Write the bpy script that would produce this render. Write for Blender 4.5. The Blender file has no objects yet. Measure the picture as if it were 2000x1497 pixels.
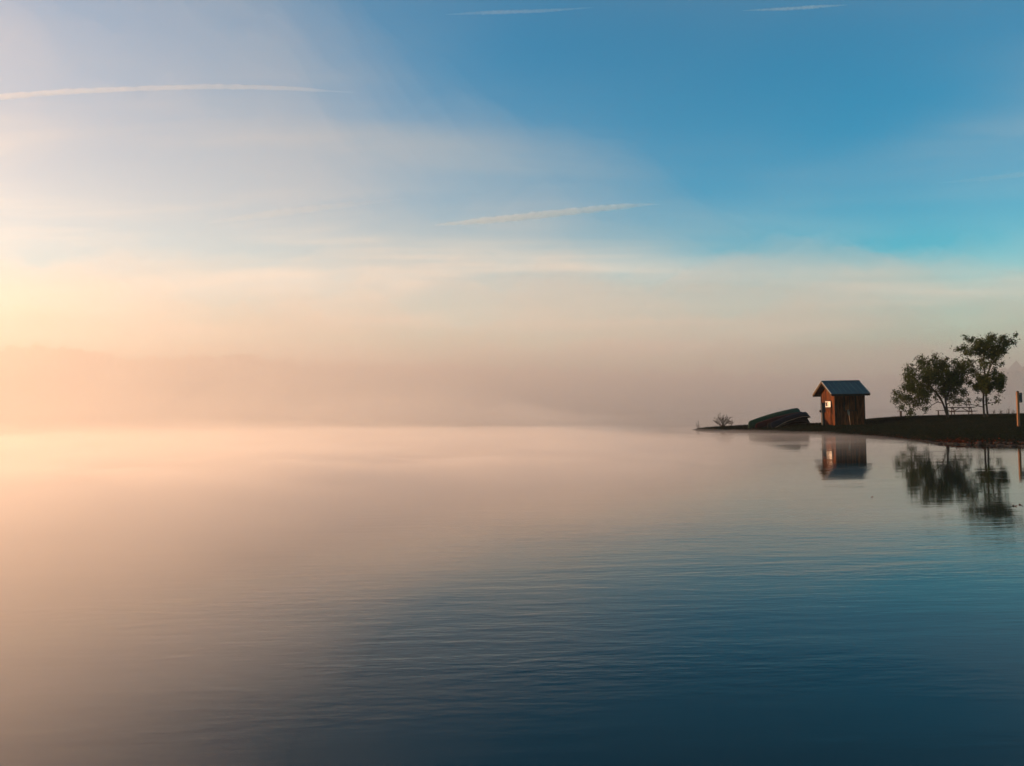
import bpy, bmesh, math, random
import numpy as np
from mathutils import Vector, Matrix, noise

R = math.radians
rnd = random.Random(7)
sc = bpy.context.scene
COL = sc.collection

# ------------------------------------------------------------------ camera
F_PX, CX, CY = 1700.0, 1000.0, 748.5          # the photograph is 2000 x 1497
PITCH, ROLL, CAM_H = R(1.77), R(1.0), 1.7
fwd = Vector((0, math.cos(PITCH), math.sin(PITCH)))
up0 = Vector((0, -math.sin(PITCH), math.cos(PITCH)))
rt0 = Vector((1, 0, 0))
rgt = rt0 * math.cos(ROLL) - up0 * math.sin(ROLL)
upv = up0 * math.cos(ROLL) + rt0 * math.sin(ROLL)
cam_d = bpy.data.cameras.new('camera')
cam_d.sensor_fit = 'HORIZONTAL'
cam_d.sensor_width = 36.0
cam_d.lens = 36.0 * F_PX / 2000.0
cam_d.clip_start = 0.05
cam_d.clip_end = 200000.0
cam = bpy.data.objects.new('camera', cam_d)
COL.objects.link(cam)
m = Matrix((rgt, upv, -fwd)).transposed().to_4x4()
m.translation = Vector((0, 0, CAM_H))
cam.matrix_world = m
sc.camera = cam

# ------------------------------------------------------------------ sky and sun
SUN_AZ, SUN_EL = R(-78.0), R(12.0)             # azimuth from +Y towards +X
sun_dir = Vector((math.sin(SUN_AZ) * math.cos(SUN_EL), math.cos(SUN_AZ) * math.cos(SUN_EL), math.sin(SUN_EL)))
CIRRUS_LOC, CIRRUS_LOC2 = (0.0, 0.0, 0.0), (10.6905, 2.6821, -5.588)
world = bpy.data.worlds.new('World')
sc.world = world
world.use_nodes = True
wn, wl = world.node_tree.nodes, world.node_tree.links
wn.clear()
sky = wn.new('ShaderNodeTexSky')
sky.sky_type = 'NISHITA'
sky.sun_disc = False
sky.sun_elevation = SUN_EL
sky.sun_rotation = SUN_AZ
sky.altitude = 200
sky.air_density = 1.0
sky.dust_density = 0.0
sky.ozone_density = 3.0
tint = wn.new('ShaderNodeMix')
tint.data_type = 'RGBA'
tint.blend_type = 'MULTIPLY'
tint.inputs[0].default_value = 1.0
tint.inputs[7].default_value = (0.22, 0.96, 0.72, 1)   # the teal film grade of the whole picture
bg = wn.new('ShaderNodeBackground')
bg.inputs['Strength'].default_value = 0.125
wo = wn.new('ShaderNodeOutputWorld')
sat = wn.new('ShaderNodeHueSaturation')
sat.inputs['Saturation'].default_value = 1.5
wl.new(sky.outputs[0], sat.inputs['Color'])
wl.new(sat.outputs[0], tint.inputs[6])
# thin high cirrus over the whole sky, on a plane overhead
wtc = wn.new('ShaderNodeTexCoord')
sep = wn.new('ShaderNodeSeparateXYZ')
wl.new(wtc.outputs['Generated'], sep.inputs[0])
def wmath(op, a, b):
    q = wn.new('ShaderNodeMath'); q.operation = op
    for i, x in enumerate((a, b)):
        if isinstance(x, (int, float)): q.inputs[i].default_value = x
        else: wl.new(x, q.inputs[i])
    return q.outputs[0]
zz = wmath('ADD', wmath('MAXIMUM', sep.outputs['Z'], 0.0), 0.10)
cmb = wn.new('ShaderNodeCombineXYZ')
wl.new(wmath('DIVIDE', sep.outputs['X'], zz), cmb.inputs[0])
wl.new(wmath('DIVIDE', sep.outputs['Y'], zz), cmb.inputs[1])
def cloud_noise(scale, rot, loc, stretch, detail, lo, hi, dist=0.0):
    mp = wn.new('ShaderNodeMapping')
    mp.inputs['Location'].default_value = loc
    mp.inputs['Rotation'].default_value = (0, 0, R(rot))
    mp.inputs['Scale'].default_value = stretch
    nz = wn.new('ShaderNodeTexNoise')
    nz.inputs['Scale'].default_value = scale
    nz.inputs['Detail'].default_value = detail
    nz.inputs['Roughness'].default_value = 0.55
    nz.inputs['Distortion'].default_value = dist
    mr = wn.new('ShaderNodeMapRange'); mr.interpolation_type = 'SMOOTHSTEP'
    mr.inputs['From Min'].default_value = lo
    mr.inputs['From Max'].default_value = hi
    wl.new(cmb.outputs[0], mp.inputs[0]); wl.new(mp.outputs[0], nz.inputs['Vector']); wl.new(nz.outputs['Fac'], mr.inputs['Value'])
    return mr.outputs[0]
streaks = cloud_noise(1.1, 12, CIRRUS_LOC, (0.45, 1.5, 1), 8.0, 0.40, 0.78, 0.6)
patches = cloud_noise(0.28, 351.214, CIRRUS_LOC2, (1, 1, 1), 3.0, 0.39, 0.62)
cfac = wmath('MULTIPLY', wmath('ADD', wmath('MULTIPLY', streaks, 0.6), 0.4), wmath('MULTIPLY', patches, 0.90))
bw = wn.new('ShaderNodeRGBToBW')
wl.new(sky.outputs[0], bw.inputs[0])
cc = wn.new('ShaderNodeMix'); cc.data_type = 'RGBA'; cc.blend_type = 'MULTIPLY'; cc.inputs[0].default_value = 1.0
wl.new(bw.outputs[0], cc.inputs[6]); cc.inputs[7].default_value = (1.75, 1.50, 1.22, 1)
cm = wn.new('ShaderNodeMix'); cm.data_type = 'RGBA'
wl.new(cfac, cm.inputs[0]); wl.new(tint.outputs[2], cm.inputs[6]); wl.new(cc.outputs[2], cm.inputs[7])
wl.new(cm.outputs[2], bg.inputs['Color'])
wl.new(bg.outputs[0], wo.inputs['Surface'])

sun_d = bpy.data.lights.new('sun', 'SUN')
sun_d.energy = 5.0
sun_d.angle = R(0.5)
sun_d.color = (1.0, 0.51, 0.235)
sun = bpy.data.objects.new('sun', sun_d)
COL.objects.link(sun)
sun.rotation_euler = (-sun_dir).to_track_quat('-Z', 'Y').to_euler()

vs = sc.view_settings
vs.view_transform = 'Standard'
vs.look = 'None'
vs.gamma = 1.0
vs.exposure = 0.80
vs.use_curve_mapping = False
cy = sc.cycles
cy.use_denoising = True
cy.max_bounces = 12
cy.diffuse_bounces = 2
cy.glossy_bounces = 3
cy.transmission_bounces = 3
cy.transparent_max_bounces = 24
cy.volume_bounces = 5
cy.sample_clamp_indirect = 6.0

# ------------------------------------------------------------------ helpers
def ray(px, py):
    return fwd + rgt * ((px - CX) / F_PX) - upv * ((py - CY) / F_PX)

def at(px, py, Y):
    """world point seen at photo pixel (px, py), Y metres ahead"""
    d = ray(px, py)
    return Vector((0, 0, CAM_H)) + d * (Y / d.y)

def on_z(px, py, z=0.0):
    d = ray(px, py)
    return Vector((0, 0, CAM_H)) + d * ((z - CAM_H) / d.z)

def tag(o, label=None, cat=None, group=None, kind=None):
    if label: o['label'] = label
    if cat: o['category'] = cat
    if group: o['group'] = group
    if kind: o['kind'] = kind
    return o

def empty(name, loc=(0, 0, 0), rz=0.0):
    o = bpy.data.objects.new(name, None)
    o.empty_display_size = 0.2
    o.location = loc
    o.rotation_euler = (0, 0, rz)
    COL.objects.link(o)
    return o

class MB:
    def __init__(s):
        s.v, s.f = [], []
    def add(s, vs_, fs_):
        b = len(s.v)
        s.v += [tuple(v) for v in vs_]
        s.f += [tuple(i + b for i in f) for f in fs_]
        return s
    def box(s, c, d, rot=None):
        c = Vector(c)
        hx, hy, hz = d[0] / 2, d[1] / 2, d[2] / 2
        pts = [Vector((x, y, z)) for z in (-hz, hz) for y in (-hy, hy) for x in (-hx, hx)]
        if rot is not None: pts = [rot @ p for p in pts]
        return s.add([c + p for p in pts], [(0, 2, 3, 1), (4, 5, 7, 6), (0, 1, 5, 4), (2, 6, 7, 3), (0, 4, 6, 2), (1, 3, 7, 5)])
    def bar(s, a, b, w, h, upd=Vector((0, 0, 1))):
        a, b = Vector(a), Vector(b)
        x = (b - a).normalized()
        y = upd.cross(x)
        if y.length < 1e-4: y = Vector((0, 1, 0)).cross(x)
        y.normalize(); z = x.cross(y)
        M = Matrix((x, y, z)).transposed()
        return s.box((a + b) / 2, ((b - a).length, w, h), M)
    def tube(s, pts, rad, n=8, cap=True):
        pts = [Vector(p) for p in pts]
        rings = []
        prev = None
        for i, p in enumerate(pts):
            t = (pts[min(i + 1, len(pts) - 1)] - pts[max(i - 1, 0)]).normalized()
            if prev is None:
                a = t.orthogonal().normalized()
            else:
                a = (prev - t * prev.dot(t))
                a = a.normalized() if a.length > 1e-5 else t.orthogonal().normalized()
            prev = a
            b = t.cross(a)
            r = rad[i] if hasattr(rad, '__len__') else rad
            rings.append([p + a * (r * math.cos(2 * math.pi * k / n)) + b * (r * math.sin(2 * math.pi * k / n)) for k in range(n)])
        vs_ = [v for rg in rings for v in rg]
        fs_ = []
        for i in range(len(rings) - 1):
            for k in range(n):
                k2 = (k + 1) % n
                fs_.append((i * n + k, i * n + k2, (i + 1) * n + k2, (i + 1) * n + k))
        if cap:
            fs_.append(tuple(reversed(range(n))))
            fs_.append(tuple((len(rings) - 1) * n + k for k in range(n)))
        return s.add(vs_, fs_)
    def build(s, name, mat, parent=None, smooth=False, bevel=0.0):
        me = bpy.data.meshes.new(name)
        me.from_pydata(s.v, [], s.f)
        me.update()
        if smooth:
            me.polygons.foreach_set('use_smooth', [True] * len(me.polygons))
        if mat: me.materials.append(mat)
        o = bpy.data.objects.new(name, me)
        COL.objects.link(o)
        if parent: o.parent = parent
        if bevel > 0:
            bv = o.modifiers.new('bevel', 'BEVEL')
            bv.width = bevel
            bv.segments = 2
            bv.limit_method = 'ANGLE'
        return o

def copy_tree(o, parent=None):
    c = o.copy()
    COL.objects.link(c)
    c.parent = parent
    for ch in list(o.children):
        if ch is not c: copy_tree(ch, c)
    return c

# ------------------------------------------------------------------ materials
def mat_new(name):
    mt = bpy.data.materials.new(name)
    mt.use_nodes = True
    return mt, mt.node_tree.nodes, mt.node_tree.links, mt.node_tree.nodes['Principled BSDF']

def mat_noise(name, c1, c2, scale=8.0, rough=0.8, stretch=(1, 1, 1), bump=0.0, spec=0.3, metal=0.0, detail=6.0, contrast=(0.35, 0.65), obj_var=0.0):
    mt, n, l, p = mat_new(name)
    tc = n.new('ShaderNodeTexCoord')
    mp = n.new('ShaderNodeMapping')
    mp.inputs['Scale'].default_value = stretch
    nz = n.new('ShaderNodeTexNoise')
    nz.inputs['Scale'].default_value = scale
    nz.inputs['Detail'].default_value = detail
    cr = n.new('ShaderNodeValToRGB')
    cr.color_ramp.elements[0].position = contrast[0]
    cr.color_ramp.elements[1].position = contrast[1]
    cr.color_ramp.elements[0].color = (*c1, 1)
    cr.color_ramp.elements[1].color = (*c2, 1)
    l.new(tc.outputs['Object'], mp.inputs[0])
    l.new(mp.outputs[0], nz.inputs['Vector'])
    l.new(nz.outputs['Fac'], cr.inputs[0])
    out = cr.outputs[0]
    if obj_var > 0:
        oi = n.new('ShaderNodeObjectInfo')
        mr = n.new('ShaderNodeMapRange')
        mr.inputs['To Min'].default_value = 1 - obj_var
        mr.inputs['To Max'].default_value = 1 + obj_var
        hs = n.new('ShaderNodeHueSaturation')
        l.new(oi.outputs['Random'], mr.inputs['Value'])
        l.new(mr.outputs[0], hs.inputs['Value'])
        l.new(out, hs.inputs['Color'])
        out = hs.outputs[0]
    l.new(out, p.inputs['Base Color'])
    p.inputs['Roughness'].default_value = rough
    p.inputs['Specular IOR Level'].default_value = spec
    p.inputs['Metallic'].default_value = metal
    if bump > 0:
        b = n.new('ShaderNodeBump')
        b.inputs['Strength'].default_value = 0.6
        b.inputs['Distance'].default_value = bump
        l.new(nz.outputs['Fac'], b.inputs['Height'])
        l.new(b.outputs[0], p.inputs['Normal'])
    return mt

def mat_leaf(name, c1, c2, trans=0.35, spec=0.15):
    mt, n, l, p = mat_new(name)
    geo = n.new('ShaderNodeNewGeometry')
    cr = n.new('ShaderNodeValToRGB')
    cr.color_ramp.elements[0].color = (*c1, 1)
    cr.color_ramp.elements[1].color = (*c2, 1)
    l.new(geo.outputs['Random Per Island'], cr.inputs[0])
    l.new(cr.outputs[0], p.inputs['Base Color'])
    p.inputs['Roughness'].default_value = 0.6
    p.inputs['Specular IOR Level'].default_value = spec
    tr = n.new('ShaderNodeBsdfTranslucent')
    l.new(cr.outputs[0], tr.inputs['Color'])
    mx = n.new('ShaderNodeMixShader')
    mx.inputs[0].default_value = trans
    l.new(p.outputs[0], mx.inputs[1])
    l.new(tr.outputs[0], mx.inputs[2])
    l.new(mx.outputs[0], n['Material Output'].inputs['Surface'])
    return mt

def mat_volume(name, color, density, g):
    mt = bpy.data.materials.new(name)
    mt.use_nodes = True
    n, l = mt.node_tree.nodes, mt.node_tree.links
    n.clear()
    o = n.new('ShaderNodeOutputMaterial')
    v = n.new('ShaderNodeVolumePrincipled')
    v.inputs['Color'].default_value = (*color, 1)
    v.inputs['Density'].default_value = density
    v.inputs['Anisotropy'].default_value = g
    l.new(v.outputs[0], o.inputs['Volume'])
    return mt

M = {}
M['cedar'] = mat_noise('cedar_siding', (0.028, 0.010, 0.006), (0.150, 0.050, 0.016), 3.0, 0.9, (6, 6, 0.6), 0.003, 0.1, obj_var=0.32)
M['trim'] = mat_noise('dark_trim_wood', (0.014, 0.012, 0.010), (0.030, 0.025, 0.020), 6.0, 0.9, (1, 1, 1), 0.002, 0.1)
M['soffit'] = mat_noise('soffit_wood', (0.05, 0.035, 0.02), (0.09, 0.06, 0.035), 5.0, 0.8, (1, 1, 1), 0.002, 0.2)
M['roof'] = mat_noise('blue_roof_metal', (0.002, 0.040, 0.066), (0.005, 0.058, 0.088), 2.5, 0.5, (1, 1, 1), 0.0, 0.25)
M['flash'] = mat_noise('grey_flashing', (0.30, 0.30, 0.29), (0.42, 0.42, 0.40), 9.0, 0.45, (1, 1, 1), 0.0, 0.5)
M['white'] = mat_noise('white_paint', (0.72, 0.70, 0.66), (0.82, 0.80, 0.76), 12.0, 0.5)
M['black'] = mat_noise('black_paint', (0.012, 0.012, 0.014), (0.022, 0.022, 0.024), 12.0, 0.5)
M['darkmetal'] = mat_noise('dark_painted_metal', (0.014, 0.018, 0.024), (0.028, 0.034, 0.042), 7.0, 0.5, spec=0.4)
M['greywood'] = mat_noise('weathered_grey_wood', (0.13, 0.115, 0.095), (0.25, 0.225, 0.19), 6.0, 0.85, (5, 5, 0.6), 0.003, 0.2)
M['table'] = mat_noise('picnic_table_wood', (0.045, 0.035, 0.028), (0.09, 0.07, 0.055), 6.0, 0.8, (1, 5, 5), 0.002, 0.2, obj_var=0.2)
M['postwood'] = mat_noise('orange_stained_post', (0.13, 0.065, 0.034), (0.23, 0.12, 0.062), 5.0, 0.75, (5, 5, 0.6), 0.003, 0.2)
M['canoe_green'] = mat_noise('green_canoe_hull', (0.004, 0.028, 0.013), (0.006, 0.040, 0.018), 4.0, 0.7, spec=0.2)
M['canoe_navy'] = mat_noise('navy_canoe_hull', (0.006, 0.008, 0.014), (0.010, 0.013, 0.022), 4.0, 0.8, spec=0.1)
M['canoe_black'] = mat_noise('charcoal_canoe_hull', (0.007, 0.008, 0.009), (0.013, 0.013, 0.014), 4.0, 0.8, spec=0.1)
M['canoe_red'] = mat_noise('maroon_canoe_hull', (0.022, 0.006, 0.006), (0.034, 0.009, 0.008), 4.0, 0.8, spec=0.1)
M['gunwale'] = mat_noise('ash_gunwale', (0.20, 0.13, 0.09), (0.32, 0.22, 0.15), 8.0, 0.6)
M['gunwale_dark'] = mat_noise('dark_gunwale', (0.012, 0.012, 0.012), (0.025, 0.025, 0.025), 8.0, 0.6)
M['bark'] = mat_noise('tree_bark', (0.028, 0.022, 0.018), (0.065, 0.052, 0.042), 5.0, 0.9, (3, 3, 0.8), 0.01, 0.15)
M['leaf'] = mat_leaf('olive_leaves', (0.008, 0.024, 0.009), (0.075, 0.095, 0.020), 0.40)
M['leaf_dark'] = mat_leaf('dark_leaves', (0.018, 0.028, 0.012), (0.040, 0.050, 0.018), 0.15)
M['leaf_shrub'] = mat_leaf('shrub_leaves', (0.030, 0.032, 0.020), (0.075, 0.062, 0.035), 0.25)
M['litter'] = mat_leaf('fallen_leaf_litter', (0.014, 0.006, 0.004), (0.10, 0.026, 0.011), 0.05, 0.0)
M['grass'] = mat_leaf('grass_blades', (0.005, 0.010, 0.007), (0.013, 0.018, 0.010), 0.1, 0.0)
M['stone'] = mat_noise('shore_stones', (0.010, 0.010, 0.010), (0.028, 0.026, 0.024), 10.0, 0.85, bump=0.01)
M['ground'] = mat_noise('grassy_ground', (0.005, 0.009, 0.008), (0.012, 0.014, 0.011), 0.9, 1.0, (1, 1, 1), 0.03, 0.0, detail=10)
M['hill'] = mat_noise('hill_ground', (0.030, 0.036, 0.016), (0.055, 0.055, 0.024), 0.02, 0.95)
M['forest'] = mat_leaf('far_forest', (0.025, 0.032, 0.014), (0.065, 0.055, 0.024), 0.1)

def mat_water():
    mt, n, l, p = mat_new('lake_water')
    p.inputs['Base Color'].default_value = (0.004, 0.010, 0.011, 1)
    p.inputs['Roughness'].default_value = 0.038
    p.inputs['IOR'].default_value = 1.24
    tc = n.new('ShaderNodeTexCoord')
    def noise_n(scale, stretch, detail=4.0, rough=0.5):
        mp = n.new('ShaderNodeMapping')
        mp.inputs['Scale'].default_value = stretch
        mp.inputs['Rotation'].default_value = (0, 0, R(-6))
        nz = n.new('ShaderNodeTexNoise')
        nz.inputs['Scale'].default_value = scale
        nz.inputs['Detail'].default_value = detail
        nz.inputs['Roughness'].default_value = rough
        l.new(tc.outputs['Object'], mp.inputs[0])
        l.new(mp.outputs[0], nz.inputs['Vector'])
        return nz.outputs['Fac']
    def math_n(op, a, b):
        m_ = n.new('ShaderNodeMath')
        m_.operation = op
        for i, x in enumerate((a, b)):
            if isinstance(x, (int, float)): m_.inputs[i].default_value = x
            else: l.new(x, m_.inputs[i])
        return m_.outputs[0]
    patch = n.new('ShaderNodeMapRange')              # cat's paws: calm and rippled patches
    patch.inputs['From Min'].default_value = 0.46
    patch.inputs['From Max'].default_value = 0.70
    patch.inputs['To Min'].default_value = 0.05
    patch.inputs['To Max'].default_value = 1.0
    l.new(noise_n(0.07, (0.5, 1.6, 1), 3.0), patch.inputs['Value'])
    swell = math_n('MULTIPLY', noise_n(0.55, (0.35, 1.3, 1), 2.0), 0.0055)
    fine = math_n('MULTIPLY', noise_n(3.2, (0.40, 1.5, 1), 5.0, 0.55), 0.011)
    fine = math_n('MULTIPLY', fine, patch.outputs[0])
    sepn = n.new('ShaderNodeSeparateXYZ')
    l.new(tc.outputs['Object'], sepn.inputs[0])
    near = n.new('ShaderNodeMapRange')               # the breeze ruffles the water off the near shore
    near.inputs['From Min'].default_value = 5.0
    near.inputs['From Max'].default_value = 20.0
    near.inputs['To Min'].default_value = 1.0
    near.inputs['To Max'].default_value = 0.0
    l.new(sepn.outputs['Y'], near.inputs['Value'])
    p2 = n.new('ShaderNodeMapRange')
    p2.inputs['From Min'].default_value = 0.40
    p2.inputs['From Max'].default_value = 0.62
    l.new(noise_n(0.33, (0.35, 1.5, 1), 3.0), p2.inputs['Value'])
    rip = math_n('MULTIPLY', noise_n(6.5, (0.45, 1.4, 1), 4.0, 0.5), 0.0055)
    rip = math_n('MULTIPLY', rip, math_n('MULTIPLY', p2.outputs[0], near.outputs[0]))
    h = math_n('ADD', math_n('ADD', swell, fine), rip)
    b = n.new('ShaderNodeBump')
    b.inputs['Strength'].default_value = 1.0
    b.inputs['Distance'].default_value = 1.0
    l.new(h, b.inputs['Height'])
    l.new(b.outputs[0], p.inputs['Normal'])
    return mt
M['water'] = mat_water()

# ------------------------------------------------------------------ the lake
HALF = 1500.0
mb = MB()
mb.add([(-HALF, -HALF, 0), (HALF, -HALF, 0), (HALF, HALF, 0), (-HALF, HALF, 0)], [(0, 1, 2, 3)])
lake = tag(mb.build('lake', M['water']), 'calm lake reflecting the misty sky', kind='structure')

# ------------------------------------------------------------------ the bank
shore_px = [(1992, 872.5), (1940, 871), (1900, 869.5), (1860, 868), (1830, 866), (1795, 862), (1760, 858), (1725, 854.5), (1690, 852), (1645, 850),
            (1600, 847.5), (1560, 846), (1520, 845), (1460, 843), (1400, 842), (1357, 840.5)]
front = [on_z(*p) for p in shore_px]
poly = [(v.x, v.y) for v in front]
tipx, tipy = poly[-1]
poly += [(tipx - 0.1, tipy + 0.9), (tipx + 0.9, tipy + 2.0), (tipx + 3.4, tipy + 3.6), (tipx + 8.5, tipy + 4.6), (30, 71.5), (40, 73), (60, 76), (100, 82), (230, 92),
         (230, -40), (-60, -40), (-60, -9), (-20, -4), (0, -2.5), (10, -1.0), (20, 4), (25, 14), (23.5, 25)]
PX = np.array(poly)

def land_dist(X, Yy):
    """signed distance to the shoreline, positive on land"""
    X = np.asarray(X, float); Yy = np.asarray(Yy, float)
    best = np.full(X.shape, 1e9)
    inside = np.zeros(X.shape, bool)
    nP = len(PX)
    for i in range(nP):
        ax, ay = PX[i]; bx, by = PX[(i + 1) % nP]
        dx, dy = bx - ax, by - ay
        t = np.clip(((X - ax) * dx + (Yy - ay) * dy) / (dx * dx + dy * dy + 1e-12), 0, 1)
        best = np.minimum(best, np.hypot(X - ax - t * dx, Yy - ay - t * dy))
        cond = (ay > Yy) != (by > Yy)
        with np.errstate(divide='ignore', invalid='ignore'):
            xi = (bx - ax) * (Yy - ay) / (by - ay + 1e-12) + ax
        inside ^= cond & (X < xi)
    return np.where(inside, best, -best)

def bank_z(x, y):
    d = float(land_dist(np.array([x]), np.array([y]))[0])
    return float(z_of(np.array([d]), np.array([x]), np.array([y]))[0])

def z_of(d, X, Yy):
    nz = np.array([noise.noise(Vector((a * 0.35, b * 0.35, 0.0))) + 0.5 * noise.noise(Vector((a * 1.3, b * 1.3, 4.0))) for a, b in zip(np.ravel(X), np.ravel(Yy))]).reshape(np.shape(d))
    bx = np.clip((X - 22.5) / 4.5, 0, 1)
    z = 0.05 + 0.30 * (1 - np.exp(-np.maximum(d, 0) / 2.3)) + 0.42 * bx * bx * (3 - 2 * bx) * np.clip(d / 9.0, 0, 1) + 0.022 * nz * np.clip(d / 2.0, 0.25, 1)
    lip = np.clip(d / 0.35, -1, 1)
    z = np.where(d > 0.35, z, 0.05 * lip + 0.02 * nz)
    return np.where(d < -0.35, -0.05 + 0.35 * (d + 0.35), z)

def build_bank():
    xs = np.concatenate([np.arange(8, 62, 0.45), np.arange(62, 231, 4.0)])
    ys = np.concatenate([np.arange(-1, 24, 1.0), np.arange(24, 80, 0.42), np.arange(80, 96, 2.0)])
    XX, YY = np.meshgrid(xs, ys)
    D = land_dist(XX, YY)
    Z = z_of(D, XX, YY)
    keep = D > -1.6
    idx = -np.ones(D.shape, int)
    idx[keep] = np.arange(keep.sum())
    V = np.stack([XX[keep], YY[keep], Z[keep]], 1)
    Fc = []
    for j in range(D.shape[0] - 1):
        for i in range(D.shape[1] - 1):
            q = (idx[j, i], idx[j, i + 1], idx[j + 1, i + 1], idx[j + 1, i])
            if min(q) >= 0: Fc.append(tuple(int(k) for k in q))
    mbk = MB()
    mbk.v = [tuple(v) for v in V.tolist()]
    mbk.f = Fc
    return mbk.build('ground', M['ground'], smooth=True)
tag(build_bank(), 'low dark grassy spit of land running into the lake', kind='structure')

# ------------------------------------------------------------------ far hills
prof = [(-1500, 690), (-900, 672), (-400, 690), (0, 680), (80, 675), (170, 690), (250, 702), (330, 700), (430, 693), (480, 698), (560, 704), (700, 712), (900, 716), (1100, 722),
        (1300, 728), (1500, 732), (1700, 736), (1900, 735), (2000, 731), (2200, 722), (2600, 700), (3200, 690)]
def ridge_at(px):
    for (a, ya), (b, yb) in zip(prof, prof[1:]):
        if a <= px <= b:
            return ya + (yb - ya) * (px - a) / (b - a)
    return prof[-1][1]
def ridge_R(px):
    pts = [(-1500, 1200), (900, 1200), (1300, 1100), (1650, 1000), (1850, 800), (1960, 660), (2100, 600), (3200, 560)]
    for (a, ya), (b, yb) in zip(pts, pts[1:]):
        if a <= px <= b:
            return ya + (yb - ya) * (px - a) / (b - a)
    return 420
hv, hf = MB(), MB()
cols = []
for k in range(0, 236):
    px = -1500 + k * 20
    d = ray(px, ridge_at(px))
    Rr = ridge_R(px)
    hd = Vector((d.x, d.y, 0)); L = hd.length
    el = d.z / L
    hd.normalize()
    tree_h = 15.0
    top = max(1.5, CAM_H + el * Rr - tree_h * 0.85 + 4 * noise.noise(Vector((k * 0.35, 0, 0))))
    cols.append((hd, Rr, top))
    prof_r = [(-0.16, -1.0), (-0.145, 0.02), (-0.10, 0.30), (-0.05, 0.72), (0.0, 1.0), (0.05, 0.9), (0.12, 0.4), (0.16, -0.02)]
    for (dr, hh) in prof_r:
        p = hd * (Rr * (1 + dr))
        hv.v.append((p.x, p.y, top * hh if hh > 0 else hh))
nr = len(prof_r)
for k in range(len(cols) - 1):
    for j in range(nr - 1):
        hv.f.append((k * nr + j, (k + 1) * nr + j, (k + 1) * nr + j + 1, k * nr + j + 1))
tag(hv.build('hills', M['hill'], smooth=True), 'wooded hills across the lake dissolving in fog', kind='structure')

def blob_template(sub):
    bm = bmesh.new()
    bmesh.ops.create_icosphere(bm, subdivisions=sub, radius=1.0)
    v = [Vector(x.co) for x in bm.verts]
    f = [tuple(q.index for q in fc.verts) for fc in bm.faces]
    bm.free()
    return v, f
bv_, bf_ = blob_template(2)
rf = random.Random(3)
for k in range(len(cols) - 1):
    hd, Rr, top = cols[k]
    px = -1500 + k * 20
    if px < -120 or px > 2150: continue
    width = 20 / F_PX * Rr
    for row, (dr, hh) in enumerate(((0.0, 1.0), (-0.012, 0.94), (-0.03, 0.82), (-0.055, 0.66), (-0.085, 0.42), (-0.12, 0.2))):
        n_t = max(1, int(width / (5.0 if row == 0 else 7.0)))
        for q in range(n_t):
            t = (q + rf.random()) / n_t
            h2, R2, t2 = cols[k + 1]
            dirv = (hd * (1 - t) + h2 * t)
            rr = (Rr * (1 - t) + R2 * t) * (1 + dr + rf.uniform(-0.006, 0.006))
            zt = (top * (1 - t) + t2 * t) * hh
            p = dirv * rr
            th = rf.uniform(9, 17) * (1.25 if rf.random() < 0.08 else 1)
            w = th * rf.uniform(0.28, 0.45)
            sd = rf.random() * 100
            vs2 = []
            for v in bv_:
                s_ = 1 + 0.45 * noise.noise(v * 1.7 + Vector((sd, 0, 0)))
                vs2.append((p.x + v.x * w * s_, p.y + v.y * w * s_, zt + th * 0.5 + v.z * th * 0.52 * s_))
            hf.add(vs2, bf_)
tag(hf.build('forest', M['forest']), 'far off wooded treeline fading into the morning fog', 'forest', kind='stuff')

# ------------------------------------------------------------------ haze (morning air over the whole lake)
HZ_TOP = 112.0
mb = MB()
mb.box((0, 0, (HZ_TOP - 3.5) / 2), (2 * HALF + 40, 2 * HALF + 40, HZ_TOP + 3.5))
M['haze'] = mat_volume('morning_haze', (0.995, 0.975, 0.95), 0.0003, 0.5)
tag(mb.build('haze', M['haze']), 'pale morning haze filling the air over the lake', 'haze', kind='stuff')

# fog banks lying on the lake: thin at their rims, deep far out
def sm(a, b, x):
    t = min(1.0, max(0.0, (x - a) / (b - a)))
    return t * t * (3 - 2 * t)
def build_fog(name, rads, az0, az1, n_az, hfun, mat):
    mbf = MB()
    na = n_az + 1
    for r in rads:
        for i in range(na):
            az = az0 + (az1 - az0) * i / n_az
            x, y = r * math.sin(az), r * math.cos(az)
            mbf.v.append((x, y, hfun(r, az, x, y) - 0.2))
    nt = len(mbf.v)
    for r in rads:
        for i in range(na):
            az = az0 + (az1 - az0) * i / n_az
            mbf.v.append((r * math.sin(az), r * math.cos(az), -0.6))
    nr_ = len(rads)
    for j in range(nr_ - 1):
        for i in range(n_az):
            a, b, c, d = j * na + i, j * na + i + 1, (j + 1) * na + i + 1, (j + 1) * na + i
            mbf.f.append((a, b, c, d))
            mbf.f.append((nt + d, nt + c, nt + b, nt + a))
    for j in range(nr_ - 1):
        for i, fl in ((0, False), (n_az, True)):
            q = (j * na + i, (j + 1) * na + i, nt + (j + 1) * na + i, nt + j * na + i)
            mbf.f.append(q if not fl else q[::-1])
    for i in range(n_az):
        for j, fl in ((0, True), (nr_ - 1, False)):
            q = (j * na + i, j * na + i + 1, nt + j * na + i + 1, nt + j * na + i)
            mbf.f.append(q if fl else q[::-1])
    return mbf.build(name, mat, smooth=True)

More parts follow.
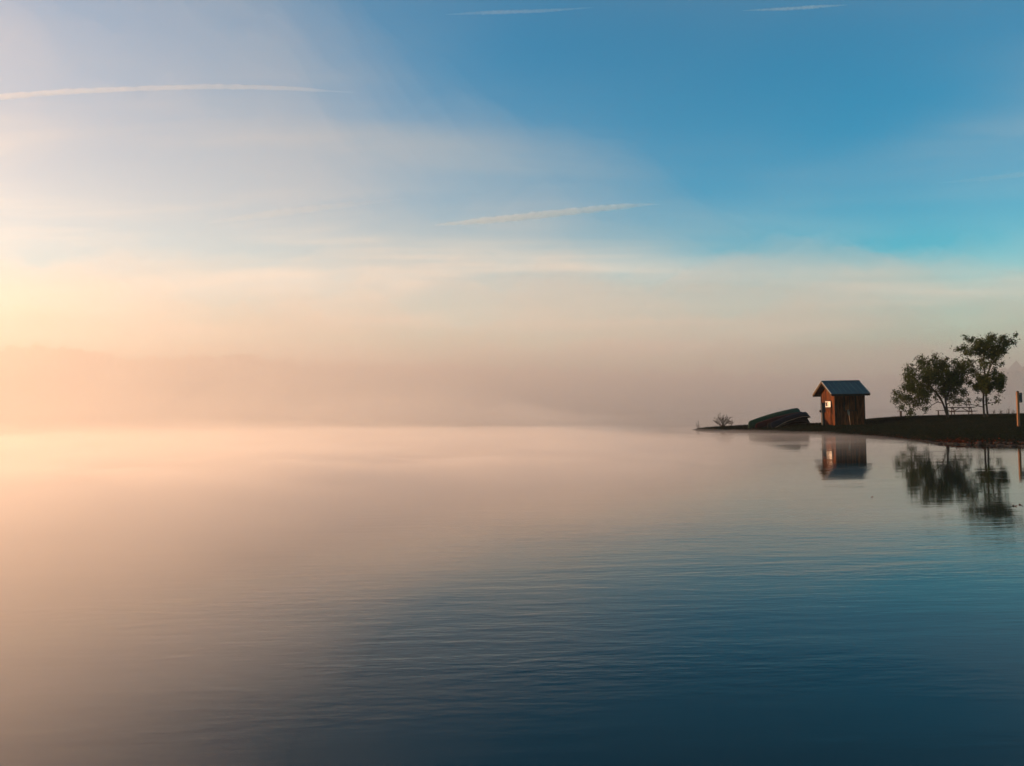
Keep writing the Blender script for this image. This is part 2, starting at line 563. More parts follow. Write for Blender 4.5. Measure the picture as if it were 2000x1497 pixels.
def bank_h(r, az, x, y, top=62, seed=0):
    a = math.degrees(az)
    r0 = 70 + 60 * sm(5, 28, a)
    h = top * sm(r0, 600, r) * (1 - 0.02 * sm(18, 34, a))
    edge = sm(-56, -38, a) * (1 - sm(38, 52, a)) * (1 - sm(1000, 1060, r))
    lump = 1 + 0.24 * noise.noise(Vector((x / 120, y / 120, seed))) + 0.22 * noise.noise(Vector((x / 45, y / 45, 5 + seed))) + 0.14 * noise.noise(Vector((x / 18, y / 18, 9 + seed)))
    return h * edge * lump
rads = [60 * (1065 / 60) ** (i / 60) for i in range(61)]
M['fogbank'] = mat_volume('fog_bank', (0.995, 0.975, 0.95), 0.0020, 0.42)
for top, seed, lab in ((44, 0, 'dense lower layer of the fog bank far out over the lake'), (92, 23, 'thin upper layer of the fog bank far out over the lake')):
    tag(build_fog('fog_bank', rads, R(-60), R(52), 170, lambda r, az, x, y: bank_h(r, az, x, y, top, seed), M['fogbank']), lab, 'fog', 'layers of the fog bank', kind='stuff')

def drift_h(r, az, x, y, top=52, seed=0):
    a = math.degrees(az)
    side = 1 - 0.85 * sm(-42, 40, a) 
    h = top * sm(18, 190, r) * side
    edge = sm(-62, -42, a) * (1 - sm(300, 380, r)) * (1 - sm(-16, 18, a) * (1 - sm(70, 190, r))) * (1 - sm(22, 36, a))
    lump = 1 + 0.26 * noise.noise(Vector((x / 45, y / 45, 3 + seed))) + 0.18 * noise.noise(Vector((x / 19, y / 19, 9 + seed))) + 0.07 * noise.noise(Vector((x / 8, y / 8, 2 + seed)))
    return h * edge * lump
rads = [16 * (385 / 16) ** (i / 110) for i in range(111)]
for top, seed, den, lab in ((38, 0, 0.0011, 'lower veil of steam drifting off the left side of the lake'), (118, 17, 0.0014, 'taller thin veil of steam rising off the left side of the lake')):
    mat_ = mat_volume('drifting_mist', (0.995, 0.975, 0.95), den, 0.45)
    tag(build_fog('drifting_mist', rads, R(-64), R(38), 170, lambda r, az, x, y: drift_h(r, az, x, y, top, seed), mat_), lab, 'mist', 'veils of drifting steam', kind='stuff')

def low_h(r, az, x, y, top, seed):
    a = math.degrees(az)
    wv = Vector((x / 4.2, y / 4.2, seed))
    fr = noise.noise(wv) + 0.6 * noise.noise(wv * 2.3) + 0.35 * noise.noise(wv * 5.1)
    r0 = 1.5 + 9.0 * sm(-37, 16, a) + 2.0 * fr
    t = min(1.0, max(0.0, (r - r0) / (5.0 + 9.0 * top)))
    side = (1 - 0.45 * sm(-22, 6, a)) * (1 - sm(2, 18, a))
    edge = sm(-66, -44, a) * (1 - sm(32, 98, r)) * (1 - sm(34, 60, r) * sm(2, 11, a))
    far = 0.13 * sm(24, 44, r) * (1 - sm(58, 80, r)) * sm(-20, 2, a) * (1 - sm(19, 27, a)) * (1 + 0.5 * fr) if 1 < top < 1.3 else 0.0
    return 0.196 + top * t ** 1.25 * (1.3 - 0.3 * t) * (1 + 0.35 * fr) * edge * side + far
rads = [2.4 * (100 / 2.4) ** (i / 90) for i in range(91)]
for top, seed, den, lab in ((0.75, 3, 0.28, 'ground hugging mist skin on the water at the left'), (1.1, 8, 0.06, 'knee high mist over the water at the left'), (1.5, 14, 0.016, 'waist high mist over the water at the left')):
    mat_ = mat_volume('low_mist', (0.995, 0.975, 0.95), den, 0.42)
    tag(build_fog('low_mist', rads, R(-66), R(28), 150, lambda r, az, x, y: low_h(r, az, x, y, top, seed), mat_), lab, 'mist', 'layers of low mist', kind='stuff')

def steam_h(r, az, x, y):
    a = math.degrees(az)
    wv = Vector((x / 11, y / 11, 4.0))
    fr = noise.noise(wv) + 0.6 * noise.noise(wv * 2.1) + 0.4 * noise.noise(wv * 4.7)
    side = sm(-60, -42, a) * (1 - sm(-6, 10, a))
    return 0.196 + max(0.0, 3.6 * (1 + 1.1 * fr)) * sm(26, 70, r) * (1 - sm(120, 230, r)) * side
rads = [24 * (235 / 24) ** (i / 90) for i in range(91)]
tag(build_fog('steam', rads, R(-62), R(12), 150, steam_h, mat_volume('lake_steam', (0.995, 0.975, 0.95), 0.012, 0.42)), 'torn wisps of steam lifting off the far water at the left', 'mist', kind='stuff')

# ------------------------------------------------------------------ contrails and cirrus, nine kilometres up
def contrail(name, pts, widths, od, label, cat, group=None, seed=0, alt=9000.0, wob=0.22):
    P = []
    n_s = 160
    seg = []
    for i in range(len(pts) - 1): seg.append(math.hypot(pts[i + 1][0] - pts[i][0], pts[i + 1][1] - pts[i][1]))
    tot = sum(seg)
    Wd = []
    for k in range(n_s + 1):
        s_ = tot * k / n_s; i = 0
        while i < len(seg) - 1 and s_ > seg[i]: s_ -= seg[i]; i += 1
        # Catmull-Rom for a smooth path
        t = min(1.0, s_ / seg[i])
        p0 = pts[max(i - 1, 0)]; p1 = pts[i]; p2 = pts[i + 1]; p3 = pts[min(i + 2, len(pts) - 1)]
        q = []
        for c in (0, 1):
            q.append(0.5 * (2 * p1[c] + (p2[c] - p0[c]) * t + (2 * p0[c] - 5 * p1[c] + 4 * p2[c] - p3[c]) * t * t + (3 * p1[c] - p0[c] - 3 * p2[c] + p3[c]) * t ** 3))
        d = ray(q[0], q[1])
        sc_ = (alt - CAM_H) / d.z
        u = k / n_s
        w = np.interp(u, [j / (len(widths) - 1) for j in range(len(widths))], widths)
        ww = 1 + wob * noise.noise(Vector((k * 0.13, seed, 0))) + wob * 0.5 * noise.noise(Vector((k * 0.41, seed, 3)))
        jit = wob * 0.30 * w * noise.noise(Vector((k * 0.5, seed, 8)))
        p = Vector((0, 0, CAM_H)) + ray(q[0], q[1] + jit) * sc_
        P.append(p)
        Wd.append(max(0.12, w * ww) * 0.5 / F_PX * (d * sc_).length)
    mbc = MB()
    n_c = 14
    mbc.tube(P, Wd, n_c)
    for k in range(n_s + 1):
        for j in range(n_c):
            i_ = k * n_c + j
            an = 2 * math.pi * j / n_c
            f_ = 1 + wob * 1.5 * noise.noise(Vector((k * 0.30, math.cos(an) * 1.2 + seed, math.sin(an) * 1.2))) + wob * 0.5 * noise.noise(Vector((k * 0.9, math.cos(an) * 2 + seed, math.sin(an) * 2 + 5)))
            mbc.v[i_] = tuple(P[k] + (Vector(mbc.v[i_]) - P[k]) * max(0.1, f_))
    den = od / (2 * max(Wd) + 1e-6)
    mat = mat_volume(name, (1.0, 0.985, 0.96), den, 0.5)
    return tag(mbc.build(name, mat, smooth=True), label, cat, group)

G_ = 'contrails in the sky'
contrail('contrail', [(-90, 199), (0, 190), (130, 180), (300, 172.5), (430, 170), (560, 173), (640, 178), (695, 181)], [10, 10, 9.5, 9, 9, 9, 7, 1], 0.34, 'long arching cream contrail at the upper left of the sky', 'contrail', G_, 1)
contrail('contrail', [(850, 440), (950, 431), (1060, 420), (1170, 408), (1250, 401), (1290, 399)], [3, 13, 15, 14, 12, 1], 0.60, 'short bright peach contrail slanting up above the middle of the lake', 'contrail', G_, 2)
contrail('contrail', [(1450, 21), (1530, 18), (1590, 14), (1655, 10)], [1, 5, 6, 1], 0.30, 'small pale contrail in the deep blue at the top right', 'contrail', G_, 3)
contrail('contrail', [(870, 29), (950, 25), (1050, 22), (1160, 15)], [1, 7, 6, 1], 0.16, 'faint contrail at the top edge near the middle of the sky', 'contrail', G_, 4)
contrail('contrail', [(1830, 358), (1920, 350), (2020, 338)], [1, 8, 9], 0.10, 'very faint contrail at the right edge above the trees', 'contrail', G_, 5)
contrail('cirrus_streak', [(1150, 566), (1350, 562), (1500, 565), (1620, 569), (1700, 572)], [2, 20, 16, 9, 1], 0.16, 'low faint cirrus streak above the fog left of the shed', 'cloud', 'faint cirrus streaks', 6, 6000.0)
contrail('cirrus_streak', [(400, 436), (560, 414), (700, 398), (800, 388)], [4, 16, 12, 2], 0.14, 'faint cirrus streak between the two brightest contrails', 'cloud', 'faint cirrus streaks', 7, 7000.0)

# ------------------------------------------------------------------ the shed
YF = 57.0
XL = at(1631, 800, YF).x
XR = at(1689, 800, YF).x
SL, SD = XR - XL, 2.55
scx, scy = (XL + XR) / 2, YF + SD / 2
gz = min(bank_z(scx + a * SL / 2, scy + b * SD / 2) for a in (-1, 1) for b in (-1, 1)) - 0.04
shed = empty('boat_shed', (scx, scy, gz))
tag(shed, 'small brown plank shed with blue gable roof on the grassy spit', 'shed')
WH, RH = 2.16, 2.98                    # wall height at the eave line of the wall, ridge height
def gable_z(y):                         # underside of the roof over local y
    return RH - 0.10 - (RH - 2.10) / 1.75 * abs(y)
mb = MB()
hx, hy = SL / 2 - 0.035, SD / 2 - 0.035
sec = [(-hy, 0.0), (hy, 0.0), (hy, gable_z(hy)), (0, gable_z(0)), (-hy, gable_z(hy))]
mb.add([(-hx, y, z) for y, z in sec] + [(hx, y, z) for y, z in sec],
       [(4, 3, 2, 1, 0), (5, 6, 7, 8, 9), (0, 1, 6, 5), (1, 2, 7, 6), (2, 3, 8, 7), (3, 4, 9, 8), (4, 0, 5, 9)])
wall = mb.build('wall', M['trim'], shed)
def plank_gable(x0, x1, y0, y1):
    mbp = MB()
    za, zb = gable_z(y0) - 0.01, gable_z(y1) - 0.01
    v = [(x, y, z) for x in (x0, x1) for (y, z) in ((y0, 0.04), (y1, 0.04), (y1, zb), (y0, za))]
    mbp.add(v, [(3, 2, 1, 0), (4, 5, 6, 7), (0, 1, 5, 4), (1, 2, 6, 5), (2, 3, 7, 6), (3, 0, 4, 7)])
    return mbp
npk = 15
rp = random.Random(5)
for sx in (-1, 1):
    for i in range(npk):
        y0 = -SD / 2 + 0.02 + (SD - 0.04) * i / npk + 0.006
        y1 = -SD / 2 + 0.02 + (SD - 0.04) * (i + 1) / npk - 0.006
        th = 0.024 + rp.uniform(-0.004, 0.006)
        x0, x1 = sorted((sx * (hx + 0.001), sx * (hx + th)))
        if y0 < 0 < y1:
            mbp = MB()
            za, zb = gable_z(y0) - 0.01, gable_z(y1) - 0.01
            cs = [(y0, 0.04), (y1, 0.04), (y1, zb), (0, gable_z(0) - 0.01), (y0, za)]
            mbp.add([(x, y, z) for x in (x0, x1) for y, z in cs], [(4, 3, 2, 1, 0), (5, 6, 7, 8, 9), (0, 1, 6, 5), (1, 2, 7, 6), (2, 3, 8, 7), (3, 4, 9, 8), (4, 0, 5, 9)])
        else:
            mbp = plank_gable(x0, x1, y0, y1)
        mbp.build('plank', M['cedar'], wall)
nps = 11
for sy in (-1, 1):
    for i in range(nps):
        x0 = -hx + 2 * hx * i / nps + 0.006
        x1 = -hx + 2 * hx * (i + 1) / nps - 0.006
        th = 0.024 + rp.uniform(-0.004, 0.006)
        zt = gable_z(hy + th) - 0.02
        MB().box(((x0 + x1) / 2, sy * (hy + 0.001 + th / 2), (zt + 0.04) / 2), (x1 - x0, th, zt - 0.04)).build('plank', M['cedar'], wall)
for sx in (-1, 1):
    for sy in (-1, 1):
        MB().box((sx * (hx + 0.018), sy * (hy + 0.018), WH / 2 - 0.03), (0.075, 0.075, WH - 0.08)).build('corner_board', M['trim'], shed, bevel=0.006)
# roof
x0, x1 = -SL / 2 - 0.38, SL / 2 + 0.17
eave = 1.75
roof = None
sl = (RH - 2.10) / eave
for sy in (-1, 1):
    mbr = MB()
    cs = [(0, RH), (sy * eave, 2.10), (sy * eave, 2.06), (0, RH - 0.05)]
    mbr.add([(x, y, z) for x in (x0, x1) for y, z in cs], [(0, 1, 2, 3), (7, 6, 5, 4), (0, 4, 5, 1), (1, 5, 6, 2), (2, 6, 7, 3), (3, 7, 4, 0)])
    r_ = mbr.build('roof', M['roof'], shed)
    n_s = 7
    for i in range(n_s + 1):
        x = x0 + 0.02 + (x1 - x0 - 0.04) * i / n_s
        MB().bar((x, sy * 0.10, RH - sl * 0.10 + 0.014), (x, sy * (eave - 0.01), RH - sl * (eave - 0.01) + 0.014), 0.022, 0.034).build('seam', M['roof'], r_)
    mbs = MB()
    cs = [(0, RH - 0.053), (sy * (eave - 0.03), 2.06 + 0.013), (sy * (eave - 0.03), 2.06 - 0.012), (0, RH - 0.078)]
    mbs.add([(x, y, z) for x in (x0 + 0.03, x1 - 0.03) for y, z in cs], [(0, 1, 2, 3), (7, 6, 5, 4), (0, 4, 5, 1), (1, 5, 6, 2), (2, 6, 7, 3), (3, 7, 4, 0)])
    mbs.build('soffit', M['soffit'], shed)
    MB().box(((x0 + x1) / 2, sy * (eave + 0.012), 2.03), (x1 - x0 - 0.02, 0.022, 0.13)).build('eave_fascia', M['trim'], shed)
    for x in (x0, x1):
        sgn = -1 if x == x0 else 1
        MB().bar((x + sgn * 0.012, 0, RH - 0.07), (x + sgn * 0.012, sy * eave, 2.10 - 0.07), 0.022, 0.13).build('rake_board', M['soffit'], shed)
        MB().bar((x + sgn * 0.016, 0, RH + 0.012), (x + sgn * 0.016, sy * (eave + 0.01), 2.10 + 0.012), 0.05, 0.022).build('rake_flashing', M['flash'], shed)
mbr = MB()
cs = [(-0.13, RH - 0.13 * sl + 0.03), (0, RH + 0.045), (0.13, RH - 0.13 * sl + 0.03), (0.13, RH - 0.13 * sl + 0.015), (0, RH + 0.02), (-0.13, RH - 0.13 * sl + 0.015)]
mbr.add([(x, y, z) for x in (x0 - 0.03, x1 + 0.03) for y, z in cs], [(0, 1, 2, 3, 4, 5), (11, 10, 9, 8, 7, 6)] + [(i, i + 6, (i + 1) % 6 + 6, (i + 1) % 6) for i in range(6)])
mbr.build('ridge_cap', M['roof'], shed)
# service hatch on the side that faces the water
hcx, hz0, hz1, hw = -0.02, 1.02, 1.98, 0.72
yF = -(hy + 0.034)
hatch = MB().box((hcx, yF - 0.012, (hz0 + hz1) / 2), (hw, 0.024, hz1 - hz0)).build('service_hatch', M['cedar'], shed)
for (cx_, cz_, w_, h_) in ((hcx - hw / 2, (hz0 + hz1) / 2, 0.07, hz1 - hz0), (hcx + hw / 2, (hz0 + hz1) / 2, 0.07, hz1 - hz0), (hcx, hz1 + 0.035, hw + 0.07, 0.07), (hcx, (hz0 + hz1) / 2, 0.04, hz1 - hz0 - 0.01)):
    MB().box((cx_, yF - 0.030, cz_), (w_, 0.030, h_)).build('frame', M['trim'], hatch)
MB().box((hcx, yF - 0.11, hz0 - 0.03), (hw + 0.2, 0.24, 0.035)).build('shelf', M['trim'], shed, bevel=0.004)

# notice on the sunlit gable
sxg = -(hx + 0.036)
ngl = scy
sgn_c = at(1617, 790, XL * F_PX / 617.0)
sy_, sz_ = sgn_c.y - scy, sgn_c.z - gz
SX = sxg - 0.006
note = empty('notice_board', (scx + SX, scy + sy_, gz + sz_))
tag(note, 'white notice board with black frame and dark square on the sunlit gable', 'sign')
MB().box((-0.012, 0, 0), (0.02, 1.00, 0.40)).build('panel', M['white'], note)
for (yy, zz, a, b) in ((0, 0.215, 1.12, 0.05), (0, -0.215, 1.12, 0.05), (-0.56, 0, 0.14, 0.38), (0.53, 0, 0.06, 0.38)):
    MB().box((-0.018, yy, zz), (0.04, a, b)).build('frame', M['black'], note)
# the mark: a black block with a thin black bracket beside it
MB().box((-0.0245, 0.29, 0.0), (0.004, 0.28, 0.27)).build('printed_mark', M['black'], note)
MB().box((-0.0245, 0.02, 0.0), (0.004, 0.07, 0.27)).build('printed_mark', M['black'], note)
MB().box((-0.0247, 0.10, 0.12), (0.004, 0.10, 0.026)).build('printed_mark', M['black'], note)
MB().box((-0.0247, 0.10, -0.12), (0.004, 0.10, 0.026)).build('printed_mark', M['black'], note)

# dark box on a post, just in front of the gable
pb = at(1607.5, 800, 57.7)
bz = bank_z(pb.x, pb.y)
bx_ = empty('box_post', (pb.x, pb.y, bz - 0.03))
tag(bx_, 'dark metal box on a weathered post beside the sunlit shed gable', 'box')
MB().box((-0.06, 0, 0.46), (0.085, 0.09, 0.92)).build('post', M['greywood'], bx_, bevel=0.008)
MB().box((0.055, 0.06, 0.46), (0.11, 0.09, 0.92)).build('rear_post', M['trim'], bx_, bevel=0.008)
b_ = MB().box((0, 0, 1.19), (0.25, 0.22, 0.60)).build('box', M['darkmetal'], bx_, bevel=0.02)
mbl = MB()
mbl.add([(x, y, z) for x in (-0.14, 0.14) for (y, z) in ((-0.13, 1.492), (0.13, 1.492), (0.13, 1.51), (-0.13, 1.55))], [(3, 2, 1, 0), (4, 5, 6, 7), (0, 1, 5, 4), (1, 2, 6, 5), (2, 3, 7, 6), (3, 0, 4, 7)])
mbl.build('lid', M['darkmetal'], b_)
MB().tube([(-0.10, 0, 0.96), (-0.17, 0, 0.98), (-0.19, 0, 1.0)], [0.02, 0.03, 0.03], 8).build('bracket', M['darkmetal'], bx_)
MB().tube([(-0.19, 0, 0.90), (-0.19, 0, 0.94), (-0.19, 0, 1.02), (-0.19, 0, 1.06)], [0.03, 0.06, 0.065, 0.03], 10).build('knob', M['darkmetal'], bx_, smooth=True)
MB().tube([(0.11, 0, 0.94), (0.19, -0.01, 1.0)], [0.02, 0.015], 8).build('hook', M['darkmetal'], bx_)

# paddle leaning on the side wall
pa = at(1661.5, 833, YF - 0.42); pa.z = bank_z(pa.x, pa.y) - 0.01
pt = Vector((at(1656.5, 805, YF - 0.05).x, YF - 0.055, pa.z + 1.02))
pad = empty('paddle', pa)
tag(pad, 'pale paddle leaning against the dark side wall of the shed', 'paddle')
dv = pt - pa
MB().tube([dv * 0.02, dv * 0.35, dv * 0.66], [0.017, 0.017, 0.017], 8).build('shaft', M['gunwale'], pad, smooth=True)
mbp = MB()
ax = dv.normalized(); sd = Vector((1, 0, 0)); sd = (sd - ax * sd.dot(ax)).normalized(); nn = ax.cross(sd)
prof_p = [(0.60, 0.016), (0.68, 0.05), (0.80, 0.075), (0.93, 0.075), (1.0, 0.045)]
vsx = []
for t, w in prof_p:
    for a, b in ((-1, -1), (1, -1), (1, 1), (-1, 1)):
        vsx.append(dv * t + sd * (a * w) + nn * (b * 0.007))
fsx = [(3, 2, 1, 0), tuple(16 + k for k in range(4))]
for i in range(4):
    for k in range(4):
        fsx.append((i * 4 + k, i * 4 + (k + 1) % 4, i * 4 + 4 + (k + 1) % 4, i * 4 + 4 + k))
mbp.add(vsx, fsx); mbp.build('blade', M['greywood'], pad)

# ------------------------------------------------------------------ canoes on a low rack
def canoe(PL, PR, zl, zr, roll, hull, gun, label, B=0.84, D=0.37):
    a = Vector((PL[0], PL[1], bank_z(PL[0], PL[1]) + zl)); b = Vector((PR[0], PR[1], bank_z(PR[0], PR[1]) + zr))
    Lc = (b - a).length
    x = (b - a).normalized()
    y = Vector((0, 0, 1)).cross(x).normalized()
    z = x.cross(y)
    rot = Matrix((x, y, z)).transposed() @ Matrix.Rotation(roll, 3, 'X')
    mid = (a + b) / 2
    base = Vector((mid.x, mid.y, bank_z(mid.x, mid.y)))
    root = empty('canoe', base)
    tag(root, label, 'canoe', 'upturned canoes beside the shed')
    off = mid - base
    ns, nc = 36, 12
    grid = []
    gl, gr_ = [], []
    for i in range(ns + 1):
        t = -1 + 2 * i / ns
        at_ = abs(t)
        g = 0.17 * (1 - at_ ** 2.6) - 0.17 + 0.10
        k = D - 0.11 * t * t + 0.10
        e = max(0.0, (at_ - 0.86) / 0.14)
        k = g + (k - g) * math.sqrt(max(0.02, 1 - e ** 2.4))
        bm_ = max(0.012, B / 2 * (1 - at_ ** 2.3))
        row = []
        for j in range(nc + 1):
            ph = math.pi * j / nc
            cyy, szz = math.cos(ph), math.sin(ph)
            yy = bm_ * math.copysign(abs(cyy) ** 0.62, cyy)
            zz = g + (k - g) * abs(szz) ** 0.75
            row.append(rot @ Vector((t * Lc / 2, yy, zz)) + off)
        grid.append(row)
        gl.append(row[0]); gr_.append(row[-1])
    mbh = MB()
    mbh.v = [tuple(v) for r_ in grid for v in r_]
    w = nc + 1
    for i in range(ns):
        for j in range(nc):
            mbh.f.append((i * w + j, (i + 1) * w + j, (i + 1) * w + j + 1, i * w + j + 1))
    mbh.f.append(tuple(range(w))); mbh.f.append(tuple(ns * w + j for j in reversed(range(w))))
    h = mbh.build('hull', hull, root, smooth=True)
    so = h.modifiers.new('thickness', 'SOLIDIFY'); so.thickness = 0.012
    kl = [r_[nc // 2] for r_ in grid]
    MB().tube([p + rot @ Vector((0, 0, 0.004)) for p in kl[2:-2]], 0.012, 6).build('keel_strip', hull, h)
    for ln in (gl, gr_):
        MB().tube(ln, 0.021, 6).build('gunwale', gun, root, smooth=True)
    for i in (11, 18, 25):
        MB().bar(gl[i], gr_[i], 0.05, 0.025).build('thwart', gun, root)
    return root
def gxy(px, Y):
    p = at(px, 830, Y); return (p.x, p.y)
canoe(gxy(1462, 59.6), gxy(1566, 61.8), -0.04, 0.74, R(-10), M['canoe_green'], M['gunwale_dark'], 'long green upturned canoe, the highest and hindmost of the pile', 0.98, 0.46)
canoe(gxy(1476, 58.9), gxy(1574, 61.2), -0.08, 0.56, R(-14), M['canoe_red'], M['gunwale_dark'], 'maroon upturned canoe wedged between the green one and the front one')
canoe(gxy(1507, 58.0), gxy(1582, 60.2), -0.05, 0.56, R(-24), M['canoe_navy'], M['gunwale'], 'dark navy upturned canoe with pale gunwale, nearest the water', 0.86, 0.38)
canoe(gxy(1499, 58.4), gxy(1581, 59.9), -0.06, 0.20, R(-18), M['canoe_black'], M['gunwale_dark'], 'black upturned canoe lying lowest of the pile near the shed', 0.80, 0.34)
rk = gxy(1560, 60.9)
rz_ = bank_z(*rk)
rack = empty('canoe_rack', (rk[0], rk[1], rz_), R(-60))
tag(rack, 'low timber rack under the right ends of the upturned canoes', 'rack')
for xx in (-0.75, 0.75):
    MB().box((xx, 0, 0.17), (0.09, 0.09, 0.44)).build('post', M['trim'], rack)
MB().box((0, 0, 0.32), (1.41, 0.085, 0.085)).build('beam', M['trim'], rack)

# ------------------------------------------------------------------ picnic tables and benches
def picnic_table(loc, rz, label, Lt=2.4, scale=1.0):
    root = empty('picnic_table', loc, rz)
    tag(root, label, 'picnic table')
    top = MB().box((0, 0, 0.70), (Lt * 0.92, 0.66, 0.03)).build('tabletop', M['table'], root)
    for i in range(5):
        MB().box((0, -0.30 + 0.15 * i, 0.735), (Lt, 0.14, 0.038)).build('plank', M['table'], top)
    for s_ in (-1, 1):
        bn = MB().box((0, s_ * 0.72, 0.41), (Lt * 0.9, 0.24, 0.02)).build('bench', M['table'], root)
        for k in (-1, 1):
            MB().box((0, s_ * 0.72 + k * 0.066, 0.441), (Lt * 1.0, 0.125, 0.038)).build('plank', M['table'], bn)
    for xx in (-Lt * 0.32, Lt * 0.32):
        fr = empty('leg_frame', (0, 0, 0)); fr.parent = root
        mbq = MB()
        mbq.bar((xx, -0.74, 0.405), (xx, 0.74, 0.405), 0.045, 0.09)
        mbq.bar((xx, -0.30, 0.665), (xx, 0.30, 0.665), 0.045, 0.07)
        COL.objects.unlink(fr); bpy.data.objects.remove(fr)
        mbq.build('cross_rail', M['table'], root)
        for s_ in (-1, 1):
            MB().bar((xx + 0.047, s_ * 0.62, -0.03), (xx + 0.047, s_ * 0.22, 0.68), 0.045, 0.09, Vector((0, 1, 0))).build('leg', M['table'], root)
        MB().bar((xx - math.copysign(0.03, xx), 0, 0.40), (math.copysign(0.08, xx), 0, 0.68), 0.05, 0.05, Vector((0, 1, 0))).build('brace', M['table'], root)
    return root
tp = at(1877, 812, 66.5)
picnic_table((tp.x, tp.y, bank_z(tp.x, tp.y)), R(-14), 'large picnic table standing between the two trees', 1.9)
for (px, Y, Lb, rz, hb, lab) in ((1769, 65.5, 1.08, R(-8), 0.52, 'low wooden bench out on the grass left of the trees'), (1841, 63.5, 0.85, R(-20), 0.40, 'low wooden bench half hidden behind the leaning trunks')):
    p = at(px, 814, Y)
    b = empty('bench', (p.x, p.y, bank_z(p.x, p.y)), rz)
    tag(b, lab, 'bench')
    for k in (-1, 0, 1):
        MB().box((0, k * 0.135, hb), (Lb, 0.125, 0.04)).build('seat_plank', M['table'], b)
    for xx in (-Lb * 0.32, Lb * 0.32):
        for yy in (-0.13, 0.13):
            MB().box((xx, yy, hb / 2 - 0.02), (0.07, 0.07, hb)).build('leg', M['table'], b)
        MB().box((xx, 0, hb - 0.045), (0.06, 0.36, 0.05)).build('cross_rail', M['table'], b)

# ------------------------------------------------------------------ sign post at the right edge
sp = at(1989.5, 830, 42.5)
sz0 = bank_z(sp.x, sp.y)
spo = empty('sign_post', (sp.x, sp.y, sz0))
tag(spo, 'sunlit orange wooden post with a dark sign board at the right edge', 'sign')
ph_ = at(1987.5, 765.5, 42.5).z - sz0
MB().box((0, 0, ph_ / 2 - 0.1), (0.105, 0.105, ph_ + 0.2)).build('post', M['postwood'], spo, bevel=0.01)
mbt = MB()
mbt.add([(-0.062, -0.062, ph_ + 0.001), (0.062, -0.062, ph_ + 0.001), (0.062, 0.062, ph_ + 0.001), (-0.062, 0.062, ph_ + 0.001), (0.02, 0, ph_ + 0.045)], [(0, 1, 4), (1, 2, 4), (2, 3, 4), (3, 0, 4), (3, 2, 1, 0)])
mbt.build('post_cap', M['trim'], spo)
bd = MB().box((0.135, 0.01, ph_ - 0.29), (0.165, 0.05, 0.48)).build('sign_board', M['darkmetal'], spo, bevel=0.008)
for zz in (-0.18, 0.18):
    MB().box((0.085, -0.021, ph_ - 0.29 + zz), (0.08, 0.012, 0.035)).build('bracket', M['flash'], bd)

